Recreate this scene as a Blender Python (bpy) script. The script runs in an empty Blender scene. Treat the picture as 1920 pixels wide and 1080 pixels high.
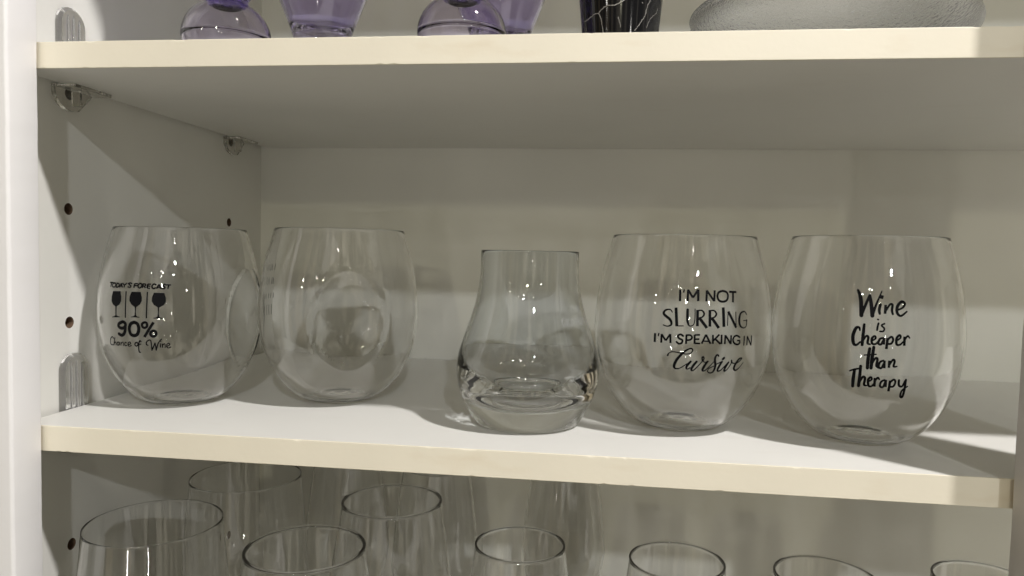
import bpy, bmesh, math, random
from mathutils import Vector, Matrix, noise

# ------------------------------------------------------------------ camera, world, lamps
sc = bpy.context.scene
COL = sc.collection
S = 0.001                                    # everything below is written in millimetres
random.seed(7)

cam_d = bpy.data.cameras.new("camera")
cam = bpy.data.objects.new("camera", cam_d)
COL.objects.link(cam)
sc.camera = cam
cam_d.sensor_width = 36.0
cam_d.lens = 1355.91345 / 1920.0 * 36.0
cam_d.clip_start, cam_d.clip_end = 0.01, 60.0
YAW, PITCH, ROLL = 0.12357, 0.05003, 0.0211
fw = Vector((-math.sin(YAW) * math.cos(PITCH), math.cos(YAW) * math.cos(PITCH), -math.sin(PITCH)))
rt = Vector((math.cos(YAW), math.sin(YAW), 0))
up = rt.cross(fw)
rt2 = rt * math.cos(ROLL) + up * math.sin(ROLL)
up2 = up * math.cos(ROLL) - rt * math.sin(ROLL)
m4 = Matrix((rt2, up2, -fw)).transposed().to_4x4()
m4.translation = Vector((366.46669, -408.41583, 114.83589)) * S
cam.matrix_world = m4
world = bpy.data.worlds.new("World")
sc.world = world
world.use_nodes = True
wn, wl = world.node_tree.nodes, world.node_tree.links
wn.clear()
w_out = wn.new("ShaderNodeOutputWorld")
w_bg = wn.new("ShaderNodeBackground")
w_tc = wn.new("ShaderNodeTexCoord")
w_map = wn.new("ShaderNodeMapping")
w_map.inputs["Scale"].default_value = (8.5, 8.5, 0.5)
w_noise = wn.new("ShaderNodeTexNoise")
w_noise.inputs["Scale"].default_value = 1.0
w_noise.inputs["Detail"].default_value = 2.0
w_ramp = wn.new("ShaderNodeValToRGB")
cr = w_ramp.color_ramp
cr.interpolation = 'EASE'
cr.elements[0].position, cr.elements[0].color = 0.50, (0.40, 0.372, 0.265, 1)
cr.elements[1].position, cr.elements[1].color = 0.63, (4.1, 3.8, 3.05, 1)
wl.new(w_tc.outputs["Generated"], w_map.inputs["Vector"])
wl.new(w_map.outputs["Vector"], w_noise.inputs["Vector"])
wl.new(w_noise.outputs["Fac"], w_ramp.inputs["Fac"])
w_sep = wn.new("ShaderNodeSeparateXYZ")
wl.new(w_tc.outputs["Generated"], w_sep.inputs["Vector"])
w_side = wn.new("ShaderNodeValToRGB")           # the room is brighter towards its right side
w_side.color_ramp.elements[0].position, w_side.color_ramp.elements[0].color = 0.15, (0.50, 0.42, 0.31, 1)
w_side.color_ramp.elements[1].position, w_side.color_ramp.elements[1].color = 0.75, (1.0, 1.0, 1.0, 1)
w_mr = wn.new("ShaderNodeMapRange")
w_mr.inputs["From Min"].default_value = -1.0
wl.new(w_sep.outputs["X"], w_mr.inputs["Value"])
wl.new(w_mr.outputs["Result"], w_side.inputs["Fac"])
w_mul = wn.new("ShaderNodeMixRGB")
w_mul.blend_type = 'MULTIPLY'
w_mul.inputs["Fac"].default_value = 1.0
wl.new(w_ramp.outputs["Color"], w_mul.inputs["Color1"])
wl.new(w_side.outputs["Color"], w_mul.inputs["Color2"])
wl.new(w_mul.outputs["Color"], w_bg.inputs["Color"])
w_bg.inputs["Strength"].default_value = 0.18
wl.new(w_bg.outputs["Background"], w_out.inputs["Surface"])


def disc_lamp(name, loc, target, radius, watts, color):
    d = bpy.data.lights.new(name, 'AREA')
    d.shape = 'DISK'
    d.size = 2 * radius * S
    d.energy = watts
    d.color = color
    o = bpy.data.objects.new(name, d)
    COL.objects.link(o)
    o.location = Vector(loc) * S
    o.rotation_euler = (Vector(target) - Vector(loc)).to_track_quat('-Z', 'Y').to_euler()
    return o


# kitchen downlights: a strong one high and to the right, weaker ones further back
LAMPS = [disc_lamp("ceiling_downlight", (1200, -560, 1440), (350, 0, 100), 42, 33.0, (1.0, 0.97, 0.955)),
         disc_lamp("ceiling_downlight", (1170, -2700, 1440), (350, 0, 100), 40, 21.0, (0.95, 0.975, 1.0)),
         disc_lamp("ceiling_downlight", (380, -4300, 980), (350, 0, 100), 70, 12.0, (1.0, 0.95, 0.70))]


def add_glint_light(loc, watts):
    d = bpy.data.lights.new("glint_light", 'POINT')
    d.shadow_soft_size = 14 * S
    d.energy = watts
    d.color = (1.0, 0.96, 0.90)
    o = bpy.data.objects.new("glint_light", d)
    COL.objects.link(o)
    o.location = Vector(loc) * S
    LAMPS.append(o)


# unseen point lights added behind the camera to put glints on the glass
for bx, by, bz in ((120, -1500, 640), (190, -1560, 640), (155, -1500, 555), (900, -2300, 900), (985, -2300, 900), (620, -3000, 300),
                   (-420, -2200, 820), (420, -2600, -150), (470, -2600, -150), (420, -2600, -225), (470, -2600, -225), (1250, -1500, 420),
                   (1310, -1500, 420), (-900, -1500, 560), (-950, -1500, 430), (700, -1700, 1250),
                   (60, -1700, -60), (110, -1700, -60), (700, -1900, 60), (-500, -2000, -260), (1000, -1900, -200),
                   (250, -1800, -560), (310, -1800, -560), (640, -2000, -700), (-150, -1700, -480), (900, -1800, -520), (450, -2200, -860)):
    dd = (Vector((bx, by, bz)) - Vector((350, 0, 60))).length / 2600.0
    add_glint_light((bx, by, bz), 1.9 * dd * dd)
for l in LAMPS:
    l.data.cycles.is_caustics_light = True

vs = sc.view_settings
vs.view_transform = 'Standard'
vs.look = 'None'
vs.exposure = 0.0
vs.gamma = 1.0
vs.use_curve_mapping = False
cy = sc.cycles
cy.use_denoising = True
cy.use_adaptive_sampling = False
cy.denoising_input_passes = 'RGB_ALBEDO_NORMAL'
cy.denoising_prefilter = 'ACCURATE'
cy.max_bounces = 24
cy.diffuse_bounces = 5
cy.glossy_bounces = 8
cy.transmission_bounces = 20
cy.transparent_max_bounces = 32
cy.caustics_refractive = True
cy.caustics_reflective = False
cy.blur_glossy = 0.3
cy.sample_clamp_indirect = 4.0

# ------------------------------------------------------------------ materials


def mat(name):
    m = bpy.data.materials.new(name)
    m.use_nodes = True
    n, l = m.node_tree.nodes, m.node_tree.links
    return m, n, l, n["Principled BSDF"]


def paint(name, col, rough=0.4, var=0.04, scale=30.0, bump=0.0, bump_scale=300.0, stain=None, stain_amt=0.0):
    m, n, l, b = mat(name)
    tc = n.new("ShaderNodeTexCoord")
    t = n.new("ShaderNodeTexNoise")
    t.inputs["Scale"].default_value = scale
    t.inputs["Detail"].default_value = 6
    l.new(tc.outputs["Object"], t.inputs["Vector"])
    r = n.new("ShaderNodeValToRGB")
    r.color_ramp.elements[0].position = 0.3
    r.color_ramp.elements[1].position = 0.7
    r.color_ramp.elements[0].color = tuple(c * (1 - var) for c in col) + (1,)
    r.color_ramp.elements[1].color = tuple(min(1, c * (1 + var)) for c in col) + (1,)
    l.new(t.outputs["Fac"], r.inputs["Fac"])
    src = r.outputs["Color"]
    if stain:
        t2 = n.new("ShaderNodeTexNoise")
        t2.inputs["Scale"].default_value = 55.0
        t2.inputs["Detail"].default_value = 8
        mp = n.new("ShaderNodeMapping")
        mp.inputs["Scale"].default_value = (0.35, 1, 1)
        l.new(tc.outputs["Object"], mp.inputs["Vector"])
        l.new(mp.outputs["Vector"], t2.inputs["Vector"])
        r2 = n.new("ShaderNodeValToRGB")
        r2.color_ramp.elements[0].position = 0.60
        r2.color_ramp.elements[0].color = (0, 0, 0, 1)
        r2.color_ramp.elements[1].position = 0.78
        r2.color_ramp.elements[1].color = (stain_amt,) * 3 + (1,)
        l.new(t2.outputs["Fac"], r2.inputs["Fac"])
        mx = n.new("ShaderNodeMixRGB")
        l.new(r2.outputs["Color"], mx.inputs["Fac"])
        l.new(src, mx.inputs["Color1"])
        mx.inputs["Color2"].default_value = stain + (1,)
        src = mx.outputs["Color"]
    l.new(src, b.inputs["Base Color"])
    rr = n.new("ShaderNodeMapRange")
    rr.inputs["To Min"].default_value = rough - 0.06
    rr.inputs["To Max"].default_value = rough + 0.08
    l.new(t.outputs["Fac"], rr.inputs["Value"])
    l.new(rr.outputs["Result"], b.inputs["Roughness"])
    if bump:
        t3 = n.new("ShaderNodeTexNoise")
        t3.inputs["Scale"].default_value = bump_scale
        t3.inputs["Detail"].default_value = 3
        l.new(tc.outputs["Object"], t3.inputs["Vector"])
        bp = n.new("ShaderNodeBump")
        bp.inputs["Strength"].default_value = bump
        bp.inputs["Distance"].default_value = 0.0005
        l.new(t3.outputs["Fac"], bp.inputs["Height"])
        l.new(bp.outputs["Normal"], b.inputs["Normal"])
    return m


def glass(name, col, ior=1.49, rough=0.0, bump=0.0, bump_scale=400.0, stretch=(1, 1, 1)):
    m, n, l, b = mat(name)
    b.inputs["Base Color"].default_value = col + (1,)
    b.inputs["Roughness"].default_value = rough
    b.inputs["IOR"].default_value = ior
    b.inputs["Transmission Weight"].default_value = 1.0
    if bump:
        tc = n.new("ShaderNodeTexCoord")
        t3 = n.new("ShaderNodeTexNoise")
        t3.inputs["Scale"].default_value = bump_scale
        t3.inputs["Detail"].default_value = 2
        mp = n.new("ShaderNodeMapping")
        mp.inputs["Scale"].default_value = stretch
        l.new(tc.outputs["Object"], mp.inputs["Vector"])
        l.new(mp.outputs["Vector"], t3.inputs["Vector"])
        bp = n.new("ShaderNodeBump")
        bp.inputs["Strength"].default_value = bump
        bp.inputs["Distance"].default_value = 0.001
        l.new(t3.outputs["Fac"], bp.inputs["Height"])
        l.new(bp.outputs["Normal"], b.inputs["Normal"])
    return m


M_WHITE = paint("white_melamine", (0.76, 0.75, 0.71), 0.38, 0.02, 12, 0.12, 500, (0.62, 0.58, 0.50), 0.18)
M_WALL = paint("white_side_panel", (0.765, 0.756, 0.712), 0.42, 0.02, 10, 0.10, 420)
M_BACK = paint("white_back_panel", (0.74, 0.732, 0.672), 0.45, 0.025, 8, 0.10, 380)
M_FRAME = paint("white_frame_paint", (0.78, 0.765, 0.76), 0.36, 0.025, 14, 0.25, 160)
M_BAND = paint("cream_edge_band", (0.79, 0.735, 0.605), 0.40, 0.025, 20, 0.15, 260, (0.62, 0.50, 0.33), 0.30)
M_HOLE = paint("raw_board", (0.16, 0.10, 0.06), 0.9, 0.3, 300)
M_INK = paint("black_print", (0.004, 0.004, 0.005), 0.5, 0.2, 60)
M_INK.node_tree.nodes["Principled BSDF"].inputs["Specular IOR Level"].default_value = 0.08
M_ETCH, n_, l_, b_ = mat("frosted_print")
b_.inputs["Base Color"].default_value = (0.75, 0.77, 0.80, 1)
b_.inputs["Roughness"].default_value = 0.6
b_.inputs["Alpha"].default_value = 0.16
M_TUMBLER = glass("clear_tumbler", (0.995, 0.996, 0.994), 1.49, 0.0, 0.010, 60, (0.5, 0.5, 14))
M_CRYSTAL = glass("clear_crystal", (0.945, 0.962, 0.974), 1.52)
M_WINE = glass("clear_wine_glass", (0.992, 0.994, 0.992), 1.5, 0.0, 0.010, 60, (0.5, 0.5, 10))
M_PURPLE = glass("purple_glass", (0.78, 0.73, 0.955), 1.5)
M_PURPLE_DEEP = glass("deep_purple_glass", (0.50, 0.42, 0.88), 1.5)
M_LILAC = glass("lilac_glass", (0.90, 0.865, 0.97), 1.5)
M_CLIP = glass("clear_plastic", (0.97, 0.96, 0.94), 1.38, 0.03)
M_TONGUE = glass("milky_clear_plastic", (0.90, 0.895, 0.885), 1.34, 0.08)
M_TONGUE.node_tree.nodes["Principled BSDF"].inputs["Transmission Weight"].default_value = 0.88
M_FROST = glass("frosted_glass", (0.93, 0.94, 0.945), 1.40, 0.22, 0.6, 480)
M_FROST.node_tree.nodes["Principled BSDF"].inputs["Transmission Weight"].default_value = 0.82


def black_marble():
    m, n, l, b = mat("black_marble_glaze")
    b.inputs["Base Color"].default_value = (0.006, 0.006, 0.007, 1)
    b.inputs["Roughness"].default_value = 0.08
    return m


M_BLACK = black_marble()
M_VEIN = paint("pale_vein", (0.27, 0.255, 0.235), 0.35, 0.25, 200)

# ------------------------------------------------------------------ helpers


def link(name, verts, faces, material, parent=None, smooth=False, at=None):
    me = bpy.data.meshes.new(name)
    org = Vector(at) if at is not None else Vector((0, 0, 0))
    me.from_pydata([tuple(Vector(v) * S) for v in verts], [], faces)
    me.materials.append(material)
    if smooth:
        me.polygons.foreach_set("use_smooth", [True] * len(me.polygons))
    me.update()
    o = bpy.data.objects.new(name, me)
    COL.objects.link(o)
    o.location = org * S
    if parent is not None:
        o.parent = parent
    return o


def thing(name, label, cat, at=(0, 0, 0), group=None):
    o = bpy.data.objects.new(name, None)
    COL.objects.link(o)
    o.empty_display_size = 0.02
    o.location = Vector(at) * S
    tag(o, label, cat, group)
    return o


def tag(o, label, cat, group=None):
    o["label"] = label
    o["category"] = cat
    if group:
        o["group"] = group
    return o


def box(x0, x1, y0, y1, z0, z1, bevel=0.0):
    bm = bmesh.new()
    bmesh.ops.create_cube(bm, size=1.0)
    for v in bm.verts:
        v.co = Vector(((x0 + x1) / 2 + v.co.x * (x1 - x0), (y0 + y1) / 2 + v.co.y * (y1 - y0), (z0 + z1) / 2 + v.co.z * (z1 - z0)))
    if bevel:
        bmesh.ops.bevel(bm, geom=bm.edges[:], offset=bevel, segments=3, affect='EDGES', profile=0.5)
    vs_ = [tuple(v.co) for v in bm.verts]
    bm.verts.index_update()
    fs = [[v.index for v in f.verts] for f in bm.faces]
    bm.free()
    return vs_, fs


def catmull(pts, per=8):
    out = []
    n = len(pts)
    for i in range(n - 1):
        p0, p1, p2, p3 = pts[max(0, i - 1)], pts[i], pts[i + 1], pts[min(n - 1, i + 2)]
        for k in range(per):
            t = k / per
            out.append(tuple(0.5 * (2 * b + (c - a) * t + (2 * a - 5 * b + 4 * c - d) * t * t + (3 * b - a - 3 * c + d) * t ** 3)
                             for a, b, c, d in zip(p0, p1, p2, p3)))
    out.append(tuple(pts[-1]))
    return out


def lathe(profile, segs=96, warp=None):
    """profile: closed outline of (r, z); r == 0 marks a pole."""
    verts, rings = [], []
    for r, z in profile:
        if r <= 1e-6:
            rings.append([len(verts)])
            verts.append((0, 0, z))
        else:
            ring = []
            for k in range(segs):
                a = 2 * math.pi * k / segs
                v = Vector((r * math.sin(a), -r * math.cos(a), z))
                if warp:
                    v = warp(v)
                ring.append(len(verts))
                verts.append(tuple(v))
            rings.append(ring)
    faces = []
    for A, B in zip(rings, rings[1:]):
        for k in range(segs):
            k2 = (k + 1) % segs
            if len(A) == 1 and len(B) == 1:
                continue
            if len(A) == 1:
                faces.append((A[0], B[k2], B[k]))
            elif len(B) == 1:
                faces.append((A[k], A[k2], B[0]))
            else:
                faces.append((A[k], A[k2], B[k2], B[k]))
    return verts, faces


def rim_round(ro, ri, z, n=5):
    """half circle over the lip, from the outside to the inside."""
    c, w = (ro + ri) / 2, (ro - ri) / 2
    return [(c + w * math.cos(math.pi * i / n), z + w * math.sin(math.pi * i / n)) for i in range(n + 1)]


def receive(o):
    o.cycles.is_caustics_receiver = True
    return o


def caustic(o):
    o.cycles.is_caustics_caster = True
    return o


# ------------------------------------------------------------------ cabinet
D, H, T = 333.94381, 220.68752, 16.0
X_R = 1230.0
Z_LO, Z_HI = -300.0, 467.0
HOLE_Y, HOLE_Z0, HOLE_S, HOLE_R = (50.59774, 266.92738), 137.84661, 78.51981, 4.1

cabinet = thing("cabinet", "white painted open cabinet whose shelves carry all the glassware", "cabinet", (0, 0, Z_LO))
ca = (0, 0, -Z_LO)      # parts are written in shelf coordinates

holes = [(y, HOLE_Z0 - k * HOLE_S) for y in HOLE_Y for k in (-2, -1, 0, 1, 2, 3, 4)]
loops = [[(-1.0, Z_LO - 20), (D, Z_LO - 20), (D, Z_HI + 20), (-1.0, Z_HI + 20)]]
NH = 20
for y, z in holes:
    loops.append([(y + HOLE_R * math.cos(2 * math.pi * k / NH), z + HOLE_R * math.sin(2 * math.pi * k / NH)) for k in range(NH)])
from mathutils.geometry import tessellate_polygon
polys = [[Vector((a, b, 0)) for a, b in lp] for lp in loops]
tris = tessellate_polygon(polys)
flat = [p for lp in loops for p in lp]
verts = [(0, a, b) for a, b in flat]
side = link("side_panel", verts, [tuple(t) for t in tris], M_WALL, cabinet, at=ca)
for y, z in holes:
    vv, ff = [], []
    for j, x in enumerate((0.0, -0.5, -10.0)):
        rr = HOLE_R + (0.0 if j else 0.0)
        vv += [(x, y + rr * math.cos(2 * math.pi * k / NH), z + rr * math.sin(2 * math.pi * k / NH)) for k in range(NH)]
    for j in range(2):
        for k in range(NH):
            k2 = (k + 1) % NH
            ff.append((j * NH + k, j * NH + k2, (j + 1) * NH + k2, (j + 1) * NH + k))
    ff.append(tuple(2 * NH + k for k in range(NH)))
    link("peg_hole", vv, ff, M_HOLE, side)
link("back_panel", *box(-16, X_R, D, D + 8, Z_LO - 20, Z_HI + 20), M_BACK, cabinet, at=ca)
link("side_panel", *box(X_R, X_R + 16, -1, D + 8, Z_LO - 20, Z_HI + 20), M_WALL, cabinet, at=ca)
link("top_panel", *box(0.3, X_R - 0.3, 0, D - 0.3, Z_HI, Z_HI + 18), M_WHITE, cabinet, at=ca)
link("bottom_panel", *box(0.3, X_R - 0.3, 0, D - 0.3, Z_LO - 18, Z_LO), M_WHITE, cabinet, at=ca)


def stile(x0, x1, y0=-26.0, y1=-3.0):
    """upright of the face frame, with slightly uneven hand-painted arrises"""
    zs = [Z_LO - 60 + i * (Z_HI - Z_LO + 120) / 240 for i in range(241)]
    verts, faces, m = [], [], 0
    for i, z in enumerate(zs):
        w = 0.35 * noise.noise(Vector((x0, 0, z * 0.03))) + 0.2 * noise.noise(Vector((x1, 3, z * 0.11)))
        sec = []
        for cx, cy_, sx, sy, b in ((x1 + w, y0, -1, 1, 2.2), (x1 + w, y1, -1, -1, 0.9), (x0 - w, y1, 1, -1, 0.9), (x0 - w, y0, 1, 1, 2.2)):
            arc = []
            for q in range(4):
                a = math.pi / 2 * q / 3
                arc.append((cx + sx * b * (1 - math.cos(a)), cy_ + sy * b * (1 - math.sin(a))))
            if sx * sy < 0:
                arc = arc[::-1]
            sec += arc
        m = len(sec)
        verts += [(a, b, z) for a, b in sec]
    for i in range(len(zs) - 1):
        for k in range(m):
            k2 = (k + 1) % m
            faces.append((i * m + k, i * m + k2, (i + 1) * m + k2, (i + 1) * m + k))
    return verts, faces


X_STILE_L, X_STILE_R, X_STILE_R2 = 23.2, 584.2, 671.0
link("frame_stile", *stile(-46, X_STILE_L), M_FRAME, cabinet, at=ca, smooth=True)
link("frame_stile", *stile(X_STILE_R, X_STILE_R2), M_FRAME, cabinet, at=ca, smooth=True)
link("frame_stile", *stile(X_R - 20, X_R + 50), M_FRAME, cabinet, at=ca, smooth=True)
link("frame_rail", *box(-46, X_R + 50, -25, -4, Z_HI + 2, Z_HI + 62, 1.5), M_FRAME, cabinet, at=ca)
link("frame_rail", *box(-46, X_R + 50, -25, -4, Z_LO - 60, Z_LO - 2, 1.5), M_FRAME, cabinet, at=ca)

# ------------------------------------------------------------------ shelves


def make_shelf(z_top, label, seed):
    sh = thing("shelf", label, "shelf", (5.0, 0, z_top), "white shelves with cream front edges")
    x1 = X_R - 6.0
    L = x1 - 5.0
    v, f = box(0, L, 1.0, D - 1.0, -T, 0)
    f = [q for q in f if not all(abs(v[i][1] - 1.0) < 1e-4 for i in q)]
    link("board", v, f, M_WHITE, sh)
    rnd = random.Random(seed)
    N = 620
    chips = [(rnd.uniform(0, L), rnd.uniform(1.2, 4.0), rnd.uniform(0.3, 0.95)) for _ in range(34)]
    lows = [(rnd.uniform(0, L), rnd.uniform(1.0, 3.0), rnd.uniform(0.3, 0.9)) for _ in range(14)]
    verts, faces = [], []
    for i in range(N + 1):
        x = L * i / N
        bt = 0.28 + 0.10 * noise.noise(Vector((x * 0.15, seed, 0))) + 0.08 * rnd.random()
        bb = 0.25 + 0.08 * rnd.random()
        for c, w, d in chips:
            if abs(x - c) < w:
                bt += d * (1 - abs(x - c) / w)
        for c, w, d in lows:
            if abs(x - c) < w:
                bb += d * (1 - abs(x - c) / w)
        bt, bb = min(bt, 0.97), min(bb, 0.97)
        verts += [(x, 1.0, 0), (x, bt, 0), (x, 0.25 * bt, -0.25 * bt * 1.2), (x, 0, -bt * 1.2),
                  (x, 0, -T + bb), (x, 0.3 * bb, -T + 0.3 * bb), (x, bb, -T), (x, 1.0, -T)]
    for i in range(N):
        for k in range(7):
            a = i * 8 + k
            faces.append((a, a + 1, a + 9, a + 8))
    faces.append(tuple(range(7, -1, -1)))
    faces.append(tuple(N * 8 + k for k in range(8)))
    link("edge_band", verts, faces, M_BAND, sh)
    return sh


make_shelf(0.0, "middle white shelf under the printed tumblers", 3)
make_shelf(H + T, "upper white shelf under the purple glasses and the black cup", 11)

# ------------------------------------------------------------------ shelf clips


def make_clip(y, z_bot, label):
    """clear plastic clip that hangs in a peg hole and holds the shelf end"""
    c = thing("shelf_clip", label, "shelf clip", (0, y, z_bot), "clear plastic shelf clips")
    # wall plate: D-shaped
    out = [(-17, -0.4), (-17, -5)]
    for i in range(9):
        a = math.pi * (1.0 + 0.62 * i / 8)
        out.append((-1 + 16 * math.cos(a), -5 + 11 * math.sin(a)))
    out += [(19, -1.5), (19, -0.4)]
    n = len(out)
    v = [(0.3, a, b) for a, b in out] + [(3.4, a, b) for a, b in out]
    f = [tuple(range(n))[::-1], tuple(n + i for i in range(n))] + [(i, (i + 1) % n, n + (i + 1) % n, n + i) for i in range(n)]
    caustic(link("wall_plate", v, f, M_CLIP, c))
    v, f = box(3.5, 17, -16, 20, -2.6, -0.3, 0.5)
    caustic(link("ledge", v, f, M_CLIP, c))
    v, f = box(3.6, 10, -3.0, -0.6, -13, -2.8, 0.4)
    caustic(link("gusset", v, f, M_CLIP, c))
    # pin in the hole
    v, f = [], []
    for x in (-8.5, 0.2):
        v += [(x, 2.9 * math.cos(2 * math.pi * k / 16), -4.2 + 2.9 * math.sin(2 * math.pi * k / 16)) for k in range(16)]
    f = [(k, (k + 1) % 16, 16 + (k + 1) % 16, 16 + k) for k in range(16)] + [tuple(range(16))[::-1], tuple(range(16, 32))]
    link("pin", v, f, M_CLIP, c)
    # upright tongue beside the shelf end, round top, moulded ribs
    pts = [(-12.8, 0.0)]
    top = 54.0
    for i in range(13):
        a = math.pi * (1 - i / 12)
        pts.append((12.8 * math.cos(a), top - 11 + 11 * math.sin(a)))
    pts.append((12.8, 0.0))
    n = len(pts)
    v = [(0.3, a, b) for a, b in pts] + [(2.2, a, b) for a, b in pts]
    cx = [(2.2 + 1.6, a * 0.86, 0.0 + (b - 0.0) * 0.965) for a, b in pts]
    v += cx
    f = [tuple(range(n))[::-1], tuple(2 * n + i for i in range(n))]
    f += [(i, (i + 1) % n, n + (i + 1) % n, n + i) for i in range(n)]
    f += [(n + i, n + (i + 1) % n, 2 * n + (i + 1) % n, 2 * n + i) for i in range(n)]
    tng = caustic(link("tongue", v, f, M_TONGUE, c))
    for ry, zt in ((-5.5, 50.0), (-0.5, 51.0), (5.0, 49.5)):
        vv, ff = [], []
        K = 8
        for j, zz in enumerate((0.5, 6, 20, 34, zt - 6, zt - 2)):
            w = 1.15 * (1.0 if j < 4 else (0.85 if j == 4 else 0.3))
            vv += [(3.95 + w * 1.0 * math.sin(math.pi * k / (K - 1)), ry + w * math.cos(math.pi * k / (K - 1)), zz) for k in range(K)]
        for j in range(5):
            for k in range(K):
                k2 = (k + 1) % K
                ff.append((j * K + k, j * K + k2, (j + 1) * K + k2, (j + 1) * K + k))
        ff += [tuple(range(K))[::-1], tuple(5 * K + k for k in range(K))]
        link("rib", vv, ff, M_TONGUE, tng, smooth=True)
    return c


make_clip(HOLE_Y[0] + 2, H - 0.1, "clear plastic shelf clip under the upper shelf, nearest the left stile")
make_clip(HOLE_Y[1] + 6, H - 0.1, "clear plastic shelf clip under the upper shelf near the cabinet's back corner")
make_clip(HOLE_Y[0] + 2, -T - 0.1, "clear plastic shelf clip whose ribbed tongue stands beside the forecast tumbler")

# ------------------------------------------------------------------ stemless tumblers
TP = [(0.0, 0.165), (0.006, 0.195), (0.022, 0.238), (0.050, 0.283), (0.100, 0.336), (0.171, 0.390), (0.277, 0.443), (0.383, 0.472),
      (0.478, 0.484), (0.542, 0.485), (0.648, 0.477), (0.753, 0.461), (0.86, 0.435), (1.0, 0.392)]


def prof_curve(R, h, per=5):
    return [(r / 0.485 * R, t * h) for t, r in catmull(TP, per)]


def prof_r(z, R, h):
    c = prof_curve(R, h)
    for (r0, z0), (r1, z1) in zip(c, c[1:]):
        if z0 <= z <= z1:
            return r0 + (r1 - r0) * (z - z0) / max(1e-9, z1 - z0)
    return c[-1][0]


def dent_warp(theta0, z0, ha, hz, depth, R):
    """thumb dimple pushed into the wall round (theta0, z0)"""
    def w(v):
        r = math.hypot(v.x, v.y)
        th = math.atan2(v.x, -v.y) - theta0
        th = (th + math.pi) % (2 * math.pi) - math.pi
        da = th * R / ha
        dz = (v.z - z0) / (hz * (0.92 if v.z < z0 else 1.05))
        q = da * da + dz * dz
        if q >= 1.25 or r < 20:
            return v
        d = depth * (1 - q ** 2) if q < 1.0 else -0.45 * math.sin(math.pi * (q - 1.0) / 0.25)
        k = (r - d) / r
        return Vector((v.x * k, v.y * k, v.z))
    return w


def tumbler_mesh(R, h, wall=1.6, segs=128, warp=None):
    c = prof_curve(R, h, 6)
    out = [(0, 2.2), (6, 2.0), (11, 1.7), (15, 0.9), (c[0][0] - 2.0, 0.15)] + [(r, z) for r, z in c[:-1]]
    rim_o = c[-1][0]
    prof = out + rim_round(rim_o, rim_o - wall, h, 6)
    inner = []
    for i in range(len(c) - 2, 0, -1):
        r, z = c[i]
        r0, z0 = c[i - 1]
        r1, z1 = c[i + 1]
        tx, tz = r1 - r0, z1 - z0
        q = math.hypot(tx, tz)
        rr, zz = r - tz / q * wall, z + tx / q * wall
        if zz > 3.6 and rr > 17:
            inner.append((rr, zz))
    prof += inner + [(16.5, 3.9), (14.5, 4.5), (12.5, 3.9), (9.5, 3.5), (7.0, 4.0), (4.5, 4.3), (2.0, 3.8), (0, 3.7)]
    return lathe(prof, segs, warp)


def strokes_mesh(data, R, h, warp=None, lift=0.2):
    """lettering laid on the wall: strokes of (widths, [(deg, z)], smooth) in surface coordinates"""
    verts, faces = [], []

    def put(s, z, k):
        th = s / R
        r = prof_r(z, R, h) + lift + 0.004 * k
        verts.append((r * math.sin(th), -r * math.cos(th), z))
        return len(verts) - 1

    for k, st in enumerate(data):
        if st[0] == 'poly':
            pts = [(math.radians(a) * R, z) for a, z in st[1]]
            ids = [put(a, b, k + 45) for a, b in pts]
            for t in tessellate_polygon([[Vector((a, b, 0)) for a, b in pts]]):
                faces.append(tuple(ids[i] for i in t))
            continue
        ws, pts, sm = st
        pts = [(math.radians(a) * R, z) for a, z in pts]
        if not isinstance(ws, (list, tuple)):
            ws = [ws] * len(pts)
        P = [(a, b, w) for (a, b), w in zip(pts, ws)]
        if sm:
            P = catmull(P, 6)
        else:
            n = 4
            P = [tuple(P[i][q] + (P[i + 1][q] - P[i][q]) * j / n for q in range(3)) for i in range(len(P) - 1) for j in range(n)] + [P[-1]]
        L_, R_ = [], []
        m = len(P)
        for i in range(m):
            a, b = P[max(0, i - 1)], P[min(m - 1, i + 1)]
            dx, dz = b[0] - a[0], b[1] - a[1]
            q = math.hypot(dx, dz) or 1.0
            nx, nz = -dz / q, dx / q
            w = P[i][2] / 2
            L_.append(put(P[i][0] + nx * w, P[i][1] + nz * w, k))
            R_.append(put(P[i][0] - nx * w, P[i][1] - nz * w, k))
        for i in range(m - 1):
            faces.append((R_[i], R_[i + 1], L_[i + 1], L_[i]))
        if sm:                                        # rounded pen ends
            for e, i2 in ((0, 1), (m - 1, m - 2)):
                x, z, w = P[e]
                c = put(x, z, k)
                ring = [put(x + w / 2 * math.cos(2 * math.pi * j / 10), z + w / 2 * math.sin(2 * math.pi * j / 10), k) for j in range(10)]
                for j in range(10):
                    faces.append((c, ring[j], ring[(j + 1) % 10]))
    return verts, faces


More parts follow.
